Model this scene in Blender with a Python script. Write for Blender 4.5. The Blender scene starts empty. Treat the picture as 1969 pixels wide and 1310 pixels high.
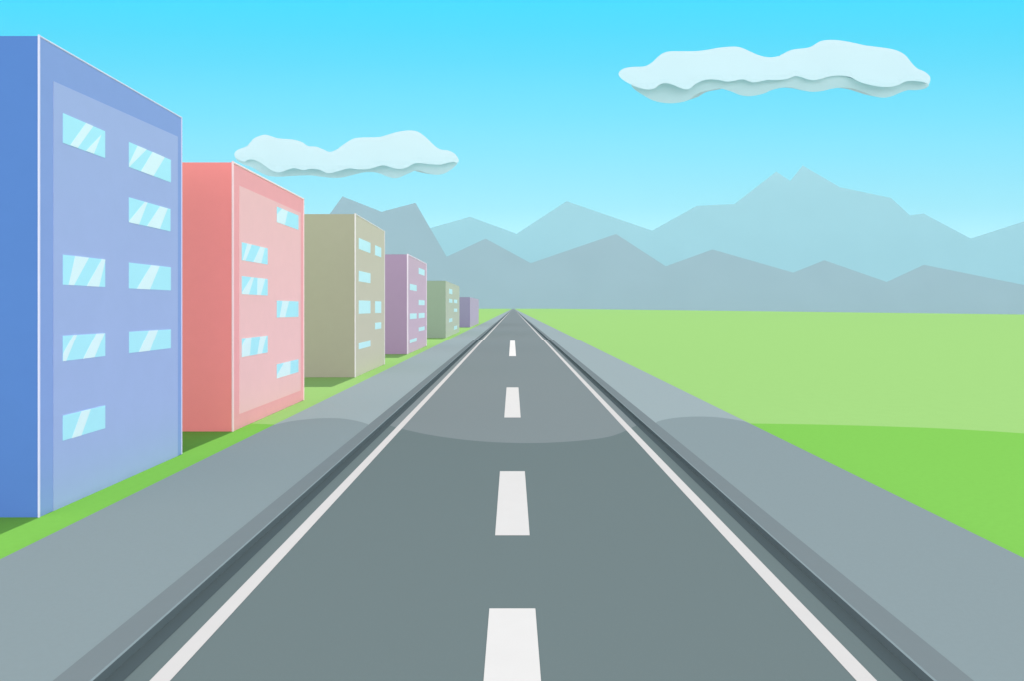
import bpy, bmesh, math
from mathutils import Vector
from mathutils.geometry import delaunay_2d_cdt

# ---------------------------------------------------------------- survey of the place
# One street running straight ahead (+Y).  Camera 5 m above the road, 24 mm lens, level.
W_PX, CX, CY = 1969.0, 987.0, 592.0          # vanishing point read off the photograph
LENS = 24.0
F = W_PX * LENS / 36.0
H = 5.0
FX = -11.29                                   # street-side line of all the houses

def ray(px, py, d):
    return Vector(((px - CX) / F * d, d, H + (CY - py) / F * d))
def on_level(px, py, z=0.0):                  # pixel -> point on a horizontal surface
    return ray(px, py, F * (H - z) / (py - CY))
def on_facade(px, py):                        # pixel -> point on the street-side line
    return ray(px, py, -FX * F / (CX - px))

# ---------------------------------------------------------------- paints (linear albedo)
ALB = {}
#ALB-BEGIN
ALB = {
 'grass': (0.1514, 0.3738, 0.0628),
 'meadow': (0.2352, 0.4119, 0.1285),
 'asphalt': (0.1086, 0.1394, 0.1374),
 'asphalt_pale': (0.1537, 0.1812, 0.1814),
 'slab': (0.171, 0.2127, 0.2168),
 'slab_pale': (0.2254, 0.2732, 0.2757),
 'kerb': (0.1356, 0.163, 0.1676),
 'kerb_highlight': (0.1687, 0.213, 0.2199),
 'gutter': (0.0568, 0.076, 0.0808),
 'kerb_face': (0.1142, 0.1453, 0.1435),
 'line': (0.4614, 0.4446, 0.4209),
 'dash': (0.5067, 0.4909, 0.4635),
 'dash_worn': (0.4872, 0.4721, 0.4461),
 'dash_fresh': (0.598, 0.5737, 0.5391),
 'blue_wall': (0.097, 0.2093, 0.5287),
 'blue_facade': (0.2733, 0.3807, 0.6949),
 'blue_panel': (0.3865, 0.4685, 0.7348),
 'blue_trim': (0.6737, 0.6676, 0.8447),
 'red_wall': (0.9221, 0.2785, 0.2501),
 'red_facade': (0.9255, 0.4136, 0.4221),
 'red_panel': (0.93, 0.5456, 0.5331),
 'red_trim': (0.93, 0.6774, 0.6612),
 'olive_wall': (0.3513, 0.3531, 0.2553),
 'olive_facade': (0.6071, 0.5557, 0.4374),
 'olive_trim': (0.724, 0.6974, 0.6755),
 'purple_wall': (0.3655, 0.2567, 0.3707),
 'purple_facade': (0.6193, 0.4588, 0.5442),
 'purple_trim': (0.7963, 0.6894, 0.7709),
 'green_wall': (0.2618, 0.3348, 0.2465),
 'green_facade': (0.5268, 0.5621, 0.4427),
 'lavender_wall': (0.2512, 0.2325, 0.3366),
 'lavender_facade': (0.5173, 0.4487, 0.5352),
 'glass': (0.4515, 0.838, 0.93),
 'glass_plain': (0.6144, 0.8975, 0.93),
 'painted_glare': (0.7679, 0.9156, 0.93),
 'roof': (0.183, 0.183, 0.183),
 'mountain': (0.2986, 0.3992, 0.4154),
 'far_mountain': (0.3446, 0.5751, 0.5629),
 'cloud': (0.5768, 0.7173, 0.6939),
 'cloud_low': (0.6193, 0.7246, 0.6766),
}
#ALB-END
HAZE_DENSITY, HAZE_COLOUR = 2.0e-5, (.28, .66, .82, 1)
TARGET = {  # colours seen in the photograph, used as first guess
 'grass': (140,214,97), 'meadow': (171,224,136), 'asphalt': (120,137,140), 'asphalt_pale': (139,152,156),
 'slab': (148,166,172), 'slab_pale': (166,183,188), 'kerb': (133,147,153), 'kerb_highlight': (147,166,173), 'gutter': (83,97,102), 'kerb_face': (83,97,102),
 'line': (230,230,230), 'dash': (242,242,242), 'dash_worn': (236,236,236), 'dash_fresh': (252,252,252),
 'blue_wall': (94,141,211), 'blue_facade': (135,168,222), 'blue_panel': (158,183,228), 'blue_trim': (203,216,242),
 'red_wall': (221,135,132), 'red_facade': (233,174,174), 'red_panel': (240,198,199), 'red_trim': (246,218,219),
 'olive_wall': (168,172,146), 'olive_facade': (196,200,183), 'olive_trim': (232,233,226),
 'purple_wall': (166,147,171), 'purple_facade': (197,183,201), 'purple_trim': (235,229,237),
 'green_wall': (147,171,147), 'green_facade': (183,200,183), 'lavender_wall': (146,147,171), 'lavender_facade': (183,182,201),
 'glass': (175,239,255), 'glass_plain': (193,243,255), 'painted_glare': (213,246,255), 'roof': (150,150,150),
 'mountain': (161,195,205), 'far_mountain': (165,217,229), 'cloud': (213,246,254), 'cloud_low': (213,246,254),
}
def lin(c):
    c /= 255.0
    return c / 12.92 if c <= 0.04045 else ((c + 0.055) / 1.055) ** 2.4

def material(name, rgb, scale=2.0, amount=0.03, rough=0.9, spec=0.0, translucent=0.0):
    """matte paint / stone / turf: a base colour broken up by fine procedural grain"""
    m = bpy.data.materials.new(name); m.use_nodes = True
    nt = m.node_tree; nt.nodes.clear()
    out = nt.nodes.new('ShaderNodeOutputMaterial')
    bs = nt.nodes.new('ShaderNodeBsdfPrincipled')
    bs.inputs['Roughness'].default_value = rough
    bs.inputs['Specular IOR Level'].default_value = spec
    co = nt.nodes.new('ShaderNodeTexCoord')
    nz = nt.nodes.new('ShaderNodeTexNoise'); nz.inputs['Scale'].default_value = scale; nz.inputs['Detail'].default_value = 6.0
    mr = nt.nodes.new('ShaderNodeMapRange')
    mr.inputs['From Min'].default_value = 0.3; mr.inputs['From Max'].default_value = 0.7
    mr.inputs['To Min'].default_value = 1.0 - amount; mr.inputs['To Max'].default_value = 1.0 + amount
    vm = nt.nodes.new('ShaderNodeVectorMath'); vm.operation = 'SCALE'; vm.inputs[0].default_value = rgb
    nt.links.new(co.outputs['Object'], nz.inputs['Vector'])
    nt.links.new(nz.outputs['Fac'], mr.inputs['Value'])
    nt.links.new(mr.outputs['Result'], vm.inputs['Scale'])
    nt.links.new(vm.outputs['Vector'], bs.inputs['Base Color'])
    shader = bs.outputs['BSDF']
    if translucent > 0:
        tr = nt.nodes.new('ShaderNodeBsdfTranslucent')
        nt.links.new(vm.outputs['Vector'], tr.inputs['Color'])
        mx = nt.nodes.new('ShaderNodeMixShader'); mx.inputs['Fac'].default_value = translucent
        nt.links.new(shader, mx.inputs[1]); nt.links.new(tr.outputs['BSDF'], mx.inputs[2])
        shader = mx.outputs['Shader']
    nt.links.new(shader, out.inputs['Surface'])
    return m

GRAIN = {'grass': (6.0, .02), 'meadow': (1.5, .012), 'asphalt': (40.0, .02), 'asphalt_pale': (20.0, .02), 'slab': (12.0, .012),
         'slab_pale': (8.0, .012), 'mountain': (.002, .02), 'far_mountain': (.001, .02), 'cloud': (.001, .01), 'cloud_low': (.001, .01)}
M = {}
for k, c in TARGET.items():
    rgb = ALB.get(k) or tuple(min(.9, lin(v) * .6) for v in c)
    s, a = GRAIN.get(k, (2.0, .01))
    glassy = k in ('glass', 'glass_plain', 'painted_glare')
    M[k] = material(k, rgb, s, a, rough=.35 if glassy else .9, spec=.12 if glassy else 0.0,
                    translucent=0.0)

# ---------------------------------------------------------------- helpers
COL = bpy.context.scene.collection
def link(name, bm, mats, parent=None, smooth=False):
    me = bpy.data.meshes.new(name)
    bmesh.ops.recalc_face_normals(bm, faces=bm.faces[:]) if smooth is None else None
    bm.to_mesh(me); bm.free()
    for m in (mats if isinstance(mats, (list, tuple)) else [mats]): me.materials.append(m)
    o = bpy.data.objects.new(name, me); COL.objects.link(o)
    if parent is not None:
        o.parent = parent
        o.matrix_parent_inverse = parent.matrix_world.inverted()
    if smooth: 
        for p in me.polygons: p.use_smooth = True
    return o
def empty(name, loc):
    o = bpy.data.objects.new(name, None); COL.objects.link(o); o.location = loc
    o.empty_display_size = .2
    bpy.context.view_layer.update()
    return o
def tag(o, label=None, cat=None, group=None, kind=None):
    for k, v in (('label', label), ('category', cat), ('group', group), ('kind', kind)):
        if v: o[k] = v
    return o
def box(bm, a, b):
    vs = [bm.verts.new((x, y, z)) for z in (a[2], b[2]) for (x, y) in ((a[0], a[1]), (b[0], a[1]), (b[0], b[1]), (a[0], b[1]))]
    for f in ((3,2,1,0), (4,5,6,7), (0,1,5,4), (1,2,6,5), (2,3,7,6), (3,0,4,7)):
        bm.faces.new([vs[i] for i in f])
def slab(bm, pts, x0, x1):
    """a plate standing on the facade: outline pts (any x), from x0 out to x1"""
    area = sum(pts[i].y * pts[(i+1) % len(pts)].z - pts[(i+1) % len(pts)].y * pts[i].z for i in range(len(pts)))
    if area < 0: pts = pts[::-1]
    a = [bm.verts.new((x0, p.y, p.z)) for p in pts]; b = [bm.verts.new((x1, p.y, p.z)) for p in pts]
    n = len(pts)
    bm.faces.new(a[::-1]); bm.faces.new(b)
    for i in range(n): bm.faces.new((a[i], a[(i+1) % n], b[(i+1) % n], b[i]))
def tube(bm, p, q, r, n=10):
    p, q = Vector(p), Vector(q); ax = (q - p).normalized()
    u = ax.orthogonal().normalized(); v = ax.cross(u)
    ra = [bm.verts.new(p + r * (math.cos(t) * u + math.sin(t) * v)) for t in [2*math.pi*i/n for i in range(n)]]
    rb = [bm.verts.new(q + r * (math.cos(t) * u + math.sin(t) * v)) for t in [2*math.pi*i/n for i in range(n)]]
    bm.faces.new(ra[::-1]); bm.faces.new(rb)
    for i in range(n): bm.faces.new((ra[i], ra[(i+1) % n], rb[(i+1) % n], rb[i]))
def smooth_curve(pts, closed, sub=6):
    n = len(pts); out = []
    rng = range(n if closed else n - 1)
    for i in rng:
        g = (lambda j: pts[j % n]) if closed else (lambda j: pts[max(0, min(n-1, j))])
        p0, p1, p2, p3 = g(i-1), g(i), g(i+1), g(i+2)
        for s in range(sub):
            t = s / sub
            out.append(tuple(.5 * (2*b + (c-a)*t + (2*a-5*b+4*c-d)*t*t + (3*b-a-3*c+d)*t**3) for a, b, c, d in zip(p0, p1, p2, p3)))
    if not closed: out.append(tuple(pts[-1]))
    return out

# ---------------------------------------------------------------- ground
FAR = 8600.0
edge_l = [on_level(*p) for p in ((480, 815.5), (529, 817.5))]
edge_r = [on_level(*p) for p in smooth_curve([(1442,815.5),(1500,816.3),(1580,817.6),(1700,821),(1800,824.6),(1900,830),(1969,834.6)], False, 3)]
bound = [(-9000, 29.3), (-900, 29.3), (-60, 29.3), (-20, 29.4)] + [(p.x, p.y) for p in edge_l] + [(-9.5, 29.2), (0, 29), (9.5, 29.2)] \
      + [(p.x, p.y) for p in edge_r] + [(30, 26), (60, 23), (150, 20), (409, 18), (700, 18), (1500, 18), (12000, 18)]
bound.sort()
def ground_z(x): return 0.0 if x <= 409 else -min(150.0, (x - 409) * .055)   # beyond the brow the land falls away
bm = bmesh.new()
rows = [[bm.verts.new((x, y, ground_z(x))) for x, y in ((x, yy) for (x, _), yy in zip(bound, ys))]
        for ys in ([-80.0] * len(bound), [b[1] for b in bound], [FAR] * len(bound))]
for r in range(2):
    for i in range(len(bound) - 1):
        f = bm.faces.new((rows[r][i], rows[r][i+1], rows[r+1][i+1], rows[r+1][i])); f.material_index = r
tag(link('ground', bm, [M['grass'], M['meadow']]), 'flat grass land, bright green close by and paler green farther off', kind='structure')

# ---------------------------------------------------------------- road
def two_tone(bm, curve, z, y0, y1, fall=None):
    """a strip split across by a curve of (x, y): slot 0 before it, slot 1 beyond it"""
    rows = [[bm.verts.new((x, yy, z)) for (x, y), yy in zip(curve, ys)]
            for ys in ([y0] * len(curve), [c[1] for c in curve], [y1] * len(curve))]
    for r in range(2):
        for i in range(len(curve) - 1):
            f = bm.faces.new((rows[r][i], rows[r][i+1], rows[r+1][i+1], rows[r+1][i])); f.material_index = r
    return rows
RW, GI = 5.466, 5.21                          # kerb line, inner edge of the gutter
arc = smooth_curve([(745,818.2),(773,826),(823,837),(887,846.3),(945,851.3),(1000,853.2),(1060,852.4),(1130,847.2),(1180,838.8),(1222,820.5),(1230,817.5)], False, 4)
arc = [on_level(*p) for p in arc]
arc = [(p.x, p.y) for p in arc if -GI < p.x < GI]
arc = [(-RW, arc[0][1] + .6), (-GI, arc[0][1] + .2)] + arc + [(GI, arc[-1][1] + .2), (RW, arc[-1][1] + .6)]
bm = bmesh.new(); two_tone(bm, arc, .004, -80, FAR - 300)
road = tag(link('road', bm, [M['asphalt'], M['asphalt_pale']]), 'straight grey two lane road running to the horizon, paler beyond a curved line', kind='structure')
def sheet(name, x0, x1, y0, y1, z, mat, label=None, x0b=None, x1b=None):
    bm = bmesh.new()
    bm.faces.new([bm.verts.new(v) for v in ((x0, y0, z), (x1, y0, z), (x1 if x1b is None else x1b, y1, z), (x0 if x0b is None else x0b, y1, z))])
    return tag(link(name, bm, mat, road), label)
for s in (-1, 1):
    a, b = sorted((s * 4.5875, s * 4.8615))
    sheet('edge_line', a, b, -80, FAR - 300, .0085, M['line'])
    a, b = sorted((s * GI, s * RW))
    sheet('gutter', a, b, -80, FAR - 300, .0085, M['gutter'])
for (xa, xb, ya), (xc, xd, yc), mat, lab in (
        ((930, 1040.2, 1307), (941.0, 1029.4, 1171), 'dash', None),
        ((952, 1018.5, 1030.5), (961.3, 1009.2, 907.2), 'dash_worn', 'greyer worn dash'),
        ((969.6, 1001.2, 804), (974.1, 996.9, 746), 'dash', None),
        ((978.9, 992.2, 685.8), (981.1, 990.0, 655.6), 'dash_fresh', 'brightest white dash')):
    p = [on_level(xa, ya, .0085), on_level(xb, ya, .0085), on_level(xd, yc, .0085), on_level(xc, yc, .0085)]
    if ya > 1300:                              # the nearest dash runs on below the picture
        q = on_level(CX, 1340, .0085).y
        p[0].y = p[1].y = q
    bm = bmesh.new(); bm.faces.new([bm.verts.new(v) for v in p])
    tag(link('lane_dash', bm, M[mat], road), lab)

# ---------------------------------------------------------------- pavements with kerbs
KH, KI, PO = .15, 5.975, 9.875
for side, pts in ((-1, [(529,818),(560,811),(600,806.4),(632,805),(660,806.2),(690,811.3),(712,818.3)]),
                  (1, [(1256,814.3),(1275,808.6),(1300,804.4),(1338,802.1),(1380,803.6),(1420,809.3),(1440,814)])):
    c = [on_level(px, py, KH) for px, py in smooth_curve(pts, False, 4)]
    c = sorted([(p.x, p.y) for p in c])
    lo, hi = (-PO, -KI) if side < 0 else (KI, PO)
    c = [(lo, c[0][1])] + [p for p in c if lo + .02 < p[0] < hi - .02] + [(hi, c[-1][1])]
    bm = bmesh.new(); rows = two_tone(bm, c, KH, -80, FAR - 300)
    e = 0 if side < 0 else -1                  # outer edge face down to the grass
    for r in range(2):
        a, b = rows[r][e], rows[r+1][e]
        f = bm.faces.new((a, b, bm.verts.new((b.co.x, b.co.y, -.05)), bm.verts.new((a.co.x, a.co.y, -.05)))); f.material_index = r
    pv = tag(link('pavement', bm, [M['slab'], M['slab_pale']]), 'grey pavement beside the %s, paler beyond a curved line' % ('houses' if side < 0 else 'open meadow'), kind='structure')
    bm = bmesh.new()
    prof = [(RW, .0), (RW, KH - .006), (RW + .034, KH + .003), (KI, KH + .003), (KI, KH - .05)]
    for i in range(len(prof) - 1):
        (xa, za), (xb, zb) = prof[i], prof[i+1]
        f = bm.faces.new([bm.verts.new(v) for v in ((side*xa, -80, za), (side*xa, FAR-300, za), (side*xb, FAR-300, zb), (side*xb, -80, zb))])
        f.material_index = (1, 2, 0, 0)[i]  # the arris strip carries the kerb's edge highlight as a paler colour
    link('kerb', bm, [M['kerb'], M['kerb_face'], M['kerb_highlight']], pv)

# ---------------------------------------------------------------- houses
def zoomed(scale, ox, oy): return lambda *pts: [(x / scale + ox, y / scale + oy) for x, y in pts]
A = zoomed(2.5184, 0, 40); B = zoomed(2.3816, 0, 550)
C_ = zoomed(4.227, 340, 290); D = zoomed(4.515, 340, 590)
E = zoomed(6.894, 580, 390); G = zoomed(6.894, 580, 570)
P = zoomed(5.695, 730, 470)
GROUP = 'flat-roofed blocks in a row along the left pavement'

def house(key, label, xl, xr, ytop, ybase, width, windows, pane, panel=None, trim=None):
    p0, p1 = on_facade(xl, ybase), on_facade(xr, ybase)
    d0, d1 = p0.y, p1.y
    top = on_facade(xl, ytop).z
    root = empty('apartment_building', (FX - width / 2, d0, 0))
    tag(root, label, 'building', GROUP)
    xw = FX - .02
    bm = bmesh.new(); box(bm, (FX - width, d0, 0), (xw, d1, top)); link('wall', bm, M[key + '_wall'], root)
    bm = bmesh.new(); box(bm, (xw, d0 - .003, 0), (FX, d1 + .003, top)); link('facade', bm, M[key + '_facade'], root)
    bm = bmesh.new(); box(bm, (FX - width + .25, d0 + .25, top), (FX - .25, d1 - .25, top + .03)); link('roof', bm, M['roof'], root)
    base = FX
    if panel:
        bm = bmesh.new(); slab(bm, [on_facade(*p) for p in panel], FX, FX + .014)
        link('facade_panel', bm, M[key + '_panel'], root); base = FX + .014
    if trim:
        r = trim; bm = bmesh.new()
        tube(bm, (FX, d0, 0), (FX, d0, top + r), r); tube(bm, (FX, d1, 0), (FX, d1, top + r), r)
        tube(bm, (FX, d0, top), (FX, d1, top), r * .98)
        link('edge_trim', bm, M[key + '_trim'], root)
    for win, stripes in windows:
        bm = bmesh.new(); slab(bm, [on_facade(*p) for p in win], base, base + .012)
        w = link('window', bm, M[pane], root)
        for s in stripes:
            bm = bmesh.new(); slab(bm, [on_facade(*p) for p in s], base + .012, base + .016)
            link('glare_stripe', bm, M['painted_glare'], w)  # glare on the pane, modelled as a pale plate with the reflection in its colour
    return root

house('blue', 'large blue block nearest the camera, its windows streaked with painted pale glare', 75, 349, 68.5, 996, 3.4, [
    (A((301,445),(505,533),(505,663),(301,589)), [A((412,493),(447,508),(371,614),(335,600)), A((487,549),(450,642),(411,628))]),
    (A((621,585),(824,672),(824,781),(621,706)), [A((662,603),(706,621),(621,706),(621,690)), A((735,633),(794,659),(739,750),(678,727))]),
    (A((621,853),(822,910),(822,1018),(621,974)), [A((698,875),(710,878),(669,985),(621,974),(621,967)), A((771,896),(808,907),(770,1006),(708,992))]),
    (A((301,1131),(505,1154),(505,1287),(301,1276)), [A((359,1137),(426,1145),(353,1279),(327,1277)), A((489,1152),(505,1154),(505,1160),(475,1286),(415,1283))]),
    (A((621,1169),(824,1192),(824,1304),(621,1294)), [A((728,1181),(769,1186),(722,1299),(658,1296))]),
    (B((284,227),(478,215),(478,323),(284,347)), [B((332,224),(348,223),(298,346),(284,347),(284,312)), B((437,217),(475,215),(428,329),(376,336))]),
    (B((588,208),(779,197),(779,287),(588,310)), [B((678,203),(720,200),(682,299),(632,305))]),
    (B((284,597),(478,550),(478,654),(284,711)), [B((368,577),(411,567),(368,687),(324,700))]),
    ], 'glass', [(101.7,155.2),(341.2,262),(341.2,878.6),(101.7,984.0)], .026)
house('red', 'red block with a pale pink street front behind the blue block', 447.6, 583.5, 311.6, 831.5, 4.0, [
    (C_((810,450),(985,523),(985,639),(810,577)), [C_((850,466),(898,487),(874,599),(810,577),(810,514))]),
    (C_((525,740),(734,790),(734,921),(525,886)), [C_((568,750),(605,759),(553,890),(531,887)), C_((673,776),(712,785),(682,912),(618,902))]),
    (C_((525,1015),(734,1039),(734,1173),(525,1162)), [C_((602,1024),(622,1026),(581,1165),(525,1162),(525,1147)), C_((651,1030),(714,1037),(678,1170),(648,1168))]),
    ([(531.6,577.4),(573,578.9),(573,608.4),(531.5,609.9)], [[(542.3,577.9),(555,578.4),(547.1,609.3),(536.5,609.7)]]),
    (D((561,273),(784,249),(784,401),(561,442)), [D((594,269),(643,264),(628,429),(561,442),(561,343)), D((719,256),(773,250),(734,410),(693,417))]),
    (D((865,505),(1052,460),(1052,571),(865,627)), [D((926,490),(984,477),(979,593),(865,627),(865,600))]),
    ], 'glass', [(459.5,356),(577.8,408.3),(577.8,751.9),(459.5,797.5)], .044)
house('olive', 'olive grey block between the red block and the purple block', 683, 739.2, 410.9, 726, 5.0, [
    (q, []) for q in (E((757,459),(911,526),(911,664),(757,606)), E((973,556),(1054,592),(1054,718),(973,688)), E((757,895),(911,931),(911,1061),(757,1036)),
                      G((757,47),(911,54),(911,219),(757,226)), G((973,57),(1054,61),(1054,213),(973,216)), G((973,345),(1054,337),(1054,420),(973,432)),
                      G((757,627),(911,591),(911,667),(757,709)))], 'glass_plain', None, .05)
house('purple', 'purple block with a lilac street front behind the olive block', 783.7, 819.7, 488.6, 682, 5.0, [
    (P(*q), []) for q in (((427,250),(492,276),(492,340),(427,318)), ((331,427),(405,443),(405,508),(331,495)), ((427,603),(492,610),(492,662),(427,660)),
                          ((331,753),(405,750),(405,808),(331,815)), ((427,749),(492,745),(492,798),(427,805)), ((427,906),(492,892),(492,934),(427,949)),
                          ((331,1043),(405,1020),(405,1064),(331,1087)))], 'glass_plain', None, .072)
house('green', 'sage green block with six tiny windows, behind the purple block', 857.3, 883.4, 539.4, 650, 6.0, [
    (P(*q), []) for q in (((760,480),(796,490),(796,543),(760,534)), ((760,591),(796,597),(796,637),(760,631)), ((814,598),(849,603),(849,641),(814,636)),
                          ((814,698),(849,698),(849,735),(814,735)), ((760,810),(796,802),(796,841),(760,850)), ((814,893),(849,884),(849,920),(814,933)))], 'glass_plain')
house('lavender', 'small windowless lavender grey block, farthest of the row', 904, 920.5, 570.8, 629, 5.0, [], 'glass_plain')

# ---------------------------------------------------------------- mountains
def ridge(name, label, crest, base_d, alpha, mat, back=3000.0):
    """a range whose front is one steep slope; crest outline from the photograph, set at its own distance"""
    t = 1.0 / math.tan(math.radians(alpha)); zb = -320.0
    bm = bmesh.new(); foot, top, rear = [], [], []
    for px, py in crest:
        s = (CY - py) / F
        d = (base_d + H * t) / (1 - s * t)
        v = ray(px, py, d)
        top.append(bm.verts.new(v)); foot.append(bm.verts.new((v.x, base_d + zb * t, zb))); rear.append(bm.verts.new((v.x, d + back, zb)))
    for i in range(len(crest) - 1):
        bm.faces.new((foot[i], foot[i+1], top[i+1], top[i])); bm.faces.new((top[i], top[i+1], rear[i+1], rear[i]))
        bm.faces.new((rear[i], rear[i+1], foot[i+1], foot[i]))
    bm.faces.new((foot[0], top[0], rear[0])); bm.faces.new((foot[-1], rear[-1], top[-1]))
    return tag(link(name, bm, M[mat]), label, kind='structure')
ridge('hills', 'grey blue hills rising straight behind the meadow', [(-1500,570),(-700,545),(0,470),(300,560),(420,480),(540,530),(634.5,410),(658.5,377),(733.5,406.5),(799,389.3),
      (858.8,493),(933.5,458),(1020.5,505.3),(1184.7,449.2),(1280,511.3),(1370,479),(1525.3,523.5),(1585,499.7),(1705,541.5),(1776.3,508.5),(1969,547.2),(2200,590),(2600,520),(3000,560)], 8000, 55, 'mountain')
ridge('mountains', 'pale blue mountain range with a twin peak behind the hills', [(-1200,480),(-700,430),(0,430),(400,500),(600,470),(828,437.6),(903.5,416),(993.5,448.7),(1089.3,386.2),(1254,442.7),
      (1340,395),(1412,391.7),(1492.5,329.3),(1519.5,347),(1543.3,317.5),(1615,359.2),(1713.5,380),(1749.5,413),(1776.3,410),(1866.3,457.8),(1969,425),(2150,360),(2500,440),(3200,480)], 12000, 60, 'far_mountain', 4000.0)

# ---------------------------------------------------------------- clouds
def cloud_solid(name, outline, d, mat, parent, depth, bulge, lean=0.0, step=9.0, ytop=0.0):
    """outline in photo units at distance d, filled, gently domed towards the front, solid through to the back"""
    pts = smooth_curve(outline, True, 5)
    n = len(pts)
    def inside(x, y):
        c = False; j = n - 1
        for i in range(n):
            (xi, yi), (xj, yj) = pts[i], pts[j]
            if (yi > y) != (yj > y) and x < (xj - xi) * (y - yi) / (yj - yi) + xi: c = not c
            j = i
        return c
    def dist(x, y):
        best = 1e9
        for i in range(n):
            (x1, y1), (x2, y2) = pts[i], pts[(i+1) % n]
            dx, dy = x2 - x1, y2 - y1; L = dx*dx + dy*dy or 1e-9
            t = max(0, min(1, ((x-x1)*dx + (y-y1)*dy) / L))
            best = min(best, math.hypot(x - x1 - t*dx, y - y1 - t*dy))
        return best
    xs = [p[0] for p in pts]; ys = [p[1] for p in pts]
    inner = []
    y = min(ys) + step / 2; r = 0
    while y < max(ys):
        x = min(xs) + (step / 2 if r % 2 else 0)
        while x < max(xs):
            if inside(x, y) and dist(x, y) > step * .45: inner.append((x, y))
            x += step
        y += step * .87; r += 1
    verts2 = [Vector(p) for p in pts + inner]
    V, _, T, *_r = delaunay_2d_cdt(verts2, [(i, (i+1) % n) for i in range(n)], [], 1, 1e-5)
    k = d / F
    cx0 = sum(xs) / n; cy0 = sum(ys) / n
    depth += lean * (max(ys) - min(ys)) * k
    bm = bmesh.new(); fv, bv = [], []
    for v in V:
        e = min(1.0, dist(v.x, v.y) / 14.0)
        dome = bulge * math.sqrt(max(0.0, 1 - (1 - e) ** 2))
        yy = d - dome + lean * (v.y - ytop) * k
        fv.append(bm.verts.new(ray(v.x, v.y, yy)))
        bv.append(bm.verts.new(ray(cx0 + (v.x - cx0) * .9, cy0 + (v.y - cy0) * .75, d + depth + dome)))   # narrower towards the back
    from collections import Counter
    cnt = Counter()
    for t in T:
        t = list(t)
        bm.faces.new([fv[i] for i in t]); bm.faces.new([bv[i] for i in reversed(t)])
        for a, b in zip(t, t[1:] + t[:1]): cnt[(a, b)] += 1
    for (a, b) in list(cnt):
        if (b, a) not in cnt: bm.faces.new((fv[b], fv[a], bv[a], bv[b]))
    bmesh.ops.recalc_face_normals(bm, faces=bm.faces[:])
    return link(name, bm, mat, parent, smooth=False)

ZC = zoomed(4.189, 430, 230); ZR1 = zoomed(5.967, 1170, 60); ZR2 = zoomed(5.967, 1480, 60)
body_l = ZC((88,268),(115,240),(185,212),(215,180),(250,145),(325,119),(375,128),(440,148),(560,158),(630,178),(680,210),(745,215),(800,236),(855,257),(910,238),(970,195),(1040,153),
            (1110,141),(1250,137),(1330,116),(1410,94),(1500,84),(1570,97),(1640,150),(1700,208),(1750,238),(1810,246),(1865,275),(1893,322),(1882,345),
            (1850,337),(1800,347),(1740,360),(1650,355),(1570,347),(1525,355),(1475,383),(1420,395),(1360,385),(1290,366),(1230,378),(1170,394),(1090,398),(1010,390),(930,410),(845,429),
            (800,413),(760,397),(700,394),(640,403),(570,388),(520,400),(450,422),(400,412),(340,375),(280,335),(225,318),(190,325),(168,335),(140,328),(94,300))
base_l = ZC((94,300),(140,320),(225,310),(400,385),(570,375),(700,380),(845,410),(1010,380),(1170,380),(1290,355),(1420,380),(1570,335),(1740,350),(1850,336),(1878,341),(1882,352),(1850,385),
            (1790,425),(1720,442),(1650,431),(1600,414),(1550,407),(1490,430),(1420,461),(1370,469),(1320,456),(1260,432),(1200,420),(1130,422),(1050,440),(960,462),(880,466),(780,456),(690,446),
            (570,450),(450,457),(370,452),(310,430),(230,383),(160,358),(115,330))
body_r = ZR1((116,485),(140,445),(200,416),(290,404),(390,402),(450,385),(510,345),(570,288),(630,246),(710,227),(850,225),(1000,224),(1120,211),(1260,186),(1420,172),(1520,183),(1640,235),(1740,276),(1850,295),(1950,282)) \
       + ZR2((140,262),(230,218),(300,201),(400,191),(470,175),(530,140),(590,108),(700,95),(820,103),(960,128),(1090,157),(1230,175),(1370,195),(1480,225),(1560,275),(1630,360),(1690,420),(1780,462),(1835,510),(1843,555),(1824,605),
             (1780,583),(1660,566),(1560,574),(1480,612),(1400,632),(1300,634),(1180,618),(1030,576),(940,528),(860,509),(780,505),(680,517),(580,546),(500,557),(430,546),(360,522),(290,512),(210,540),(130,553),(30,556)) \
       + ZR1((1820,556),(1740,572),(1665,583),(1610,570),(1560,551),(1510,551),(1430,566),(1360,574),(1280,558),(1180,549),(1090,560),(1000,600),(940,648),(890,664),(820,645),(730,608),(650,591),(580,612),(530,650),(460,665),(370,650),(270,613),(190,570),(135,525))
base_r = ZR1((267,613),(370,630),(460,640),(560,590),(650,575),(890,640),(1000,585),(1180,535),(1360,560),(1530,540),(1665,570),(1900,545)) \
       + ZR2((130,540),(290,500),(500,545),(780,495),(1030,565),(1300,620),(1560,562),(1740,568),(1824,606),(1815,632),(1770,657),(1680,672),(1590,672),(1500,700),(1400,742),(1310,758),(1210,745),(1100,702),(980,660),(850,643),(720,655),(600,682),(490,691),(390,677),(290,650),(180,639),(80,655),(0,680)) \
       + ZR1((1790,708),(1690,733),(1600,741),(1510,728),(1400,685),(1280,653),(1190,668),(1060,697),(990,733),(930,778),(850,808),(730,823),(610,815),(500,785),(390,725),(290,655))
for lab, b, u, px, py in (('smaller cloud with a thin grey underside, above the red and olive blocks', body_l, base_l, 665, 300),
                          ('larger cloud with a thick grey underside, high above the mountains', body_r, base_r, 1490, 130)):
    D_C = 17500.0; mat = M['cloud_low' if px < CX else 'cloud']
    root = tag(empty('cloud', ray(px, py, D_C)), lab, 'cloud', 'clouds in the blue sky')
    cloud_solid('cloud_top', b, D_C, mat, root, 900.0, 14.0)
    cloud_solid('cloud_underside', u, D_C + 40, mat, root, 860.0, 8.0, lean=.72, ytop=min(p[1] for p in u))

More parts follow.
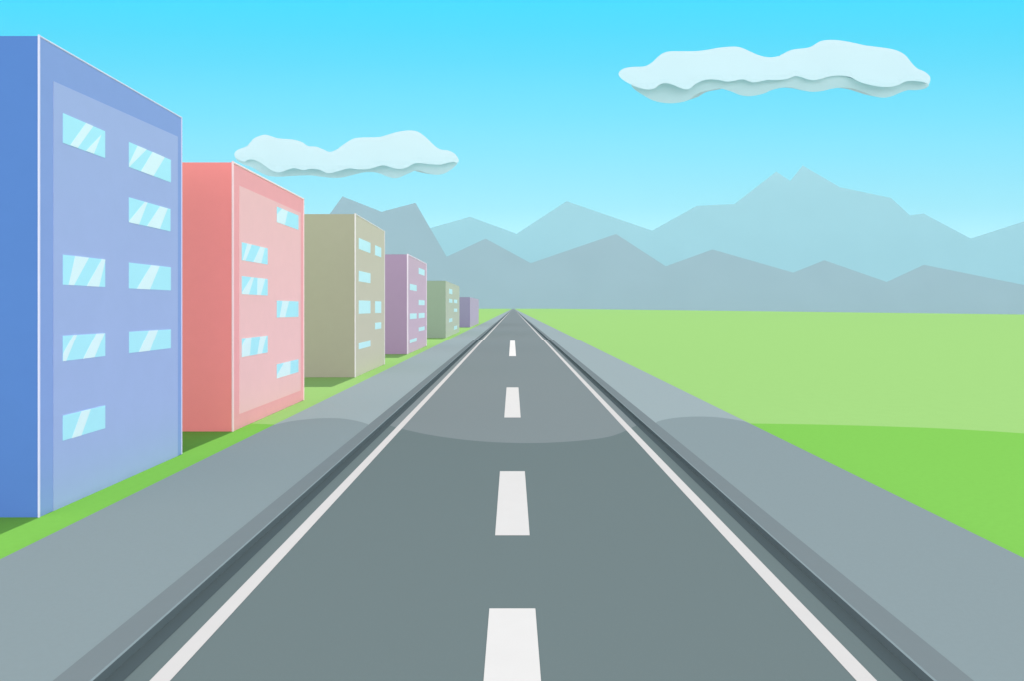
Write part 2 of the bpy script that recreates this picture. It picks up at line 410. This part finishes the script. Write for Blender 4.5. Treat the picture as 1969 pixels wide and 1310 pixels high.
# ---------------------------------------------------------------- air
hz = bpy.data.materials.new('haze'); hz.use_nodes = True
hn = hz.node_tree; hn.nodes.clear()
ho = hn.nodes.new('ShaderNodeOutputMaterial'); hv = hn.nodes.new('ShaderNodeVolumePrincipled')
hv.inputs['Density'].default_value = HAZE_DENSITY; hv.inputs['Color'].default_value = HAZE_COLOUR; hv.inputs['Anisotropy'].default_value = 0.0
hn.links.new(hv.outputs['Volume'], ho.inputs['Volume'])
bm = bmesh.new(); box(bm, (-24000, -300, -321), (24000, 16800, 3300))
tag(link('haze', bm, hz), kind='stuff')

# ---------------------------------------------------------------- sky, sun, camera
EL, AZ = math.radians(63.0), math.radians(1.5)
FILL_LOW, FILL_HIGH = 3.35, .45
w = bpy.data.worlds.new('World'); bpy.context.scene.world = w; w.use_nodes = True
nt = w.node_tree; nt.nodes.clear()
N = nt.nodes.new; L = nt.links.new
def math_node(op, a, b=None, clamp=False):
    n = N('ShaderNodeMath'); n.operation = op; n.use_clamp = clamp
    for i, v in enumerate((a, b)):
        if v is None: continue
        if isinstance(v, (int, float)): n.inputs[i].default_value = v
        else: L(v, n.inputs[i])
    return n.outputs[0]
tc = N('ShaderNodeTexCoord'); sp = N('ShaderNodeSeparateXYZ'); L(tc.outputs['Generated'], sp.inputs[0])
ay = math_node('MAXIMUM', math_node('ABSOLUTE', sp.outputs['Y']), .02)
v = math_node('DIVIDE', sp.outputs['Z'], ay)                    # climb of the view direction over the road's line
ramp = N('ShaderNodeValToRGB'); ramp.color_ramp.interpolation = 'LINEAR'
VMAX = .6
L(math_node('DIVIDE', v, VMAX), ramp.inputs['Fac'])
SKY_SEEN = [(600,(205,247,255)),(455,(181,242,255)),(400,(170,240,255)),(300,(147,234,255)),(220,(128,230,255)),(120,(105,225,255)),(60,(92,223,255)),(0,(80,221,255))]
#SKY-BEGIN
SKY = [
 (600, (0.6318, 1.1285, 1.2439)),
 (455, (0.6134, 1.0956, 1.2077)),
 (400, (0.4584, 0.9822, 1.088)),
 (300, (0.3056, 0.9005, 1.078)),
 (220, (0.2063, 0.8428, 1.0592)),
 (120, (0.1153, 0.775, 1.0367)),
 (60, (0.0763, 0.7548, 1.0285)),
 (0, (0.0509, 0.7608, 1.1173)),
]
#SKY-END
els = ramp.color_ramp.elements
while len(els) < len(SKY): els.new(.5)
for e, (py, c) in zip(els, SKY):
    e.position = max(0.0, (CY - py) / F / VMAX)
for e, (py, c) in zip(els, SKY): e.color = (*c, 1)
sky = N('ShaderNodeTexSky'); sky.sky_type = 'NISHITA'; sky.sun_disc = False
sky.sun_elevation = EL; sky.sun_rotation = AZ
def smoothstep(val, a, b):
    m = N('ShaderNodeMapRange'); m.interpolation_type = 'SMOOTHSTEP'
    m.inputs['From Min'].default_value = a; m.inputs['From Max'].default_value = b
    L(val, m.inputs['Value']); return m.outputs['Result']
hor = math_node('SQRT', math_node('ADD', math_node('MULTIPLY', sp.outputs['X'], sp.outputs['X']), math_node('ADD', math_node('MULTIPLY', sp.outputs['Y'], sp.outputs['Y']), 1e-6)))
yh = math_node('DIVIDE', sp.outputs['Y'], hor)
up = smoothstep(v, .55, 1.6)                                    # sky overhead, whitened and brightened as added fill light
back = smoothstep(yh, .78, .25)                                 # unseen side and rear sky, brightened to fill the walls
fac = math_node('MAXIMUM', up, back)
bg1 = N('ShaderNodeBackground'); L(ramp.outputs['Color'], bg1.inputs['Color']); bg1.inputs['Strength'].default_value = 1.0
bg2 = N('ShaderNodeBackground'); bg2.inputs['Color'].default_value = (1.0, .965, 1.05, 1)
low = N('ShaderNodeMapRange'); low.interpolation_type = 'SMOOTHSTEP'
low.inputs['From Min'].default_value = .05; low.inputs['From Max'].default_value = .75
low.inputs['To Min'].default_value = FILL_LOW; low.inputs['To Max'].default_value = FILL_HIGH
L(sp.outputs['Z'], low.inputs['Value']); L(low.outputs['Result'], bg2.inputs['Strength'])
bg3 = N('ShaderNodeBackground'); L(sky.outputs['Color'], bg3.inputs['Color']); bg3.inputs['Strength'].default_value = .05
add = N('ShaderNodeAddShader'); L(bg2.outputs[0], add.inputs[0]); L(bg3.outputs[0], add.inputs[1])
mix = N('ShaderNodeMixShader'); L(fac, mix.inputs['Fac']); L(bg1.outputs[0], mix.inputs[1]); L(add.outputs[0], mix.inputs[2])
land = N('ShaderNodeBackground'); land.inputs['Color'].default_value = (.72, .6, .52, 1)   # the land beyond the modelled ground
mix2 = N('ShaderNodeMixShader'); L(smoothstep(sp.outputs['Z'], -.015, -.05), mix2.inputs['Fac'])
L(mix.outputs[0], mix2.inputs[1]); L(land.outputs[0], mix2.inputs[2])
out = N('ShaderNodeOutputWorld'); L(mix2.outputs[0], out.inputs['Surface'])

sun = bpy.data.lights.new('sun', 'SUN'); sun.energy = 3.5; sun.angle = math.radians(.53); sun.color = (1.0, .96, .9)
so = bpy.data.objects.new('sun', sun); COL.objects.link(so)
so.rotation_euler = (-(math.pi / 2 - EL), 0, -AZ); so.location = (0, 0, 60)

cam = bpy.data.cameras.new('camera'); cam.lens = LENS; cam.sensor_width = 36.0; cam.sensor_fit = 'HORIZONTAL'
cam.shift_x = -(CX - W_PX / 2) / W_PX; cam.shift_y = -(655.0 - CY) / W_PX
cam.clip_start = .1; cam.clip_end = 90000.0
co = bpy.data.objects.new('camera', cam); COL.objects.link(co)
co.location = (0, 0, H); co.rotation_euler = (math.pi / 2, 0, 0)
sc = bpy.context.scene; sc.camera = co
sc.render.engine = 'CYCLES'
sc.cycles.use_denoising = True
sc.cycles.volume_bounces = 0
sc.cycles.max_bounces = 6; sc.cycles.diffuse_bounces = 4
vs = sc.view_settings; vs.view_transform = 'Standard'; vs.look = 'None'; vs.exposure = 0.0; vs.gamma = 1.0; vs.use_curve_mapping = False
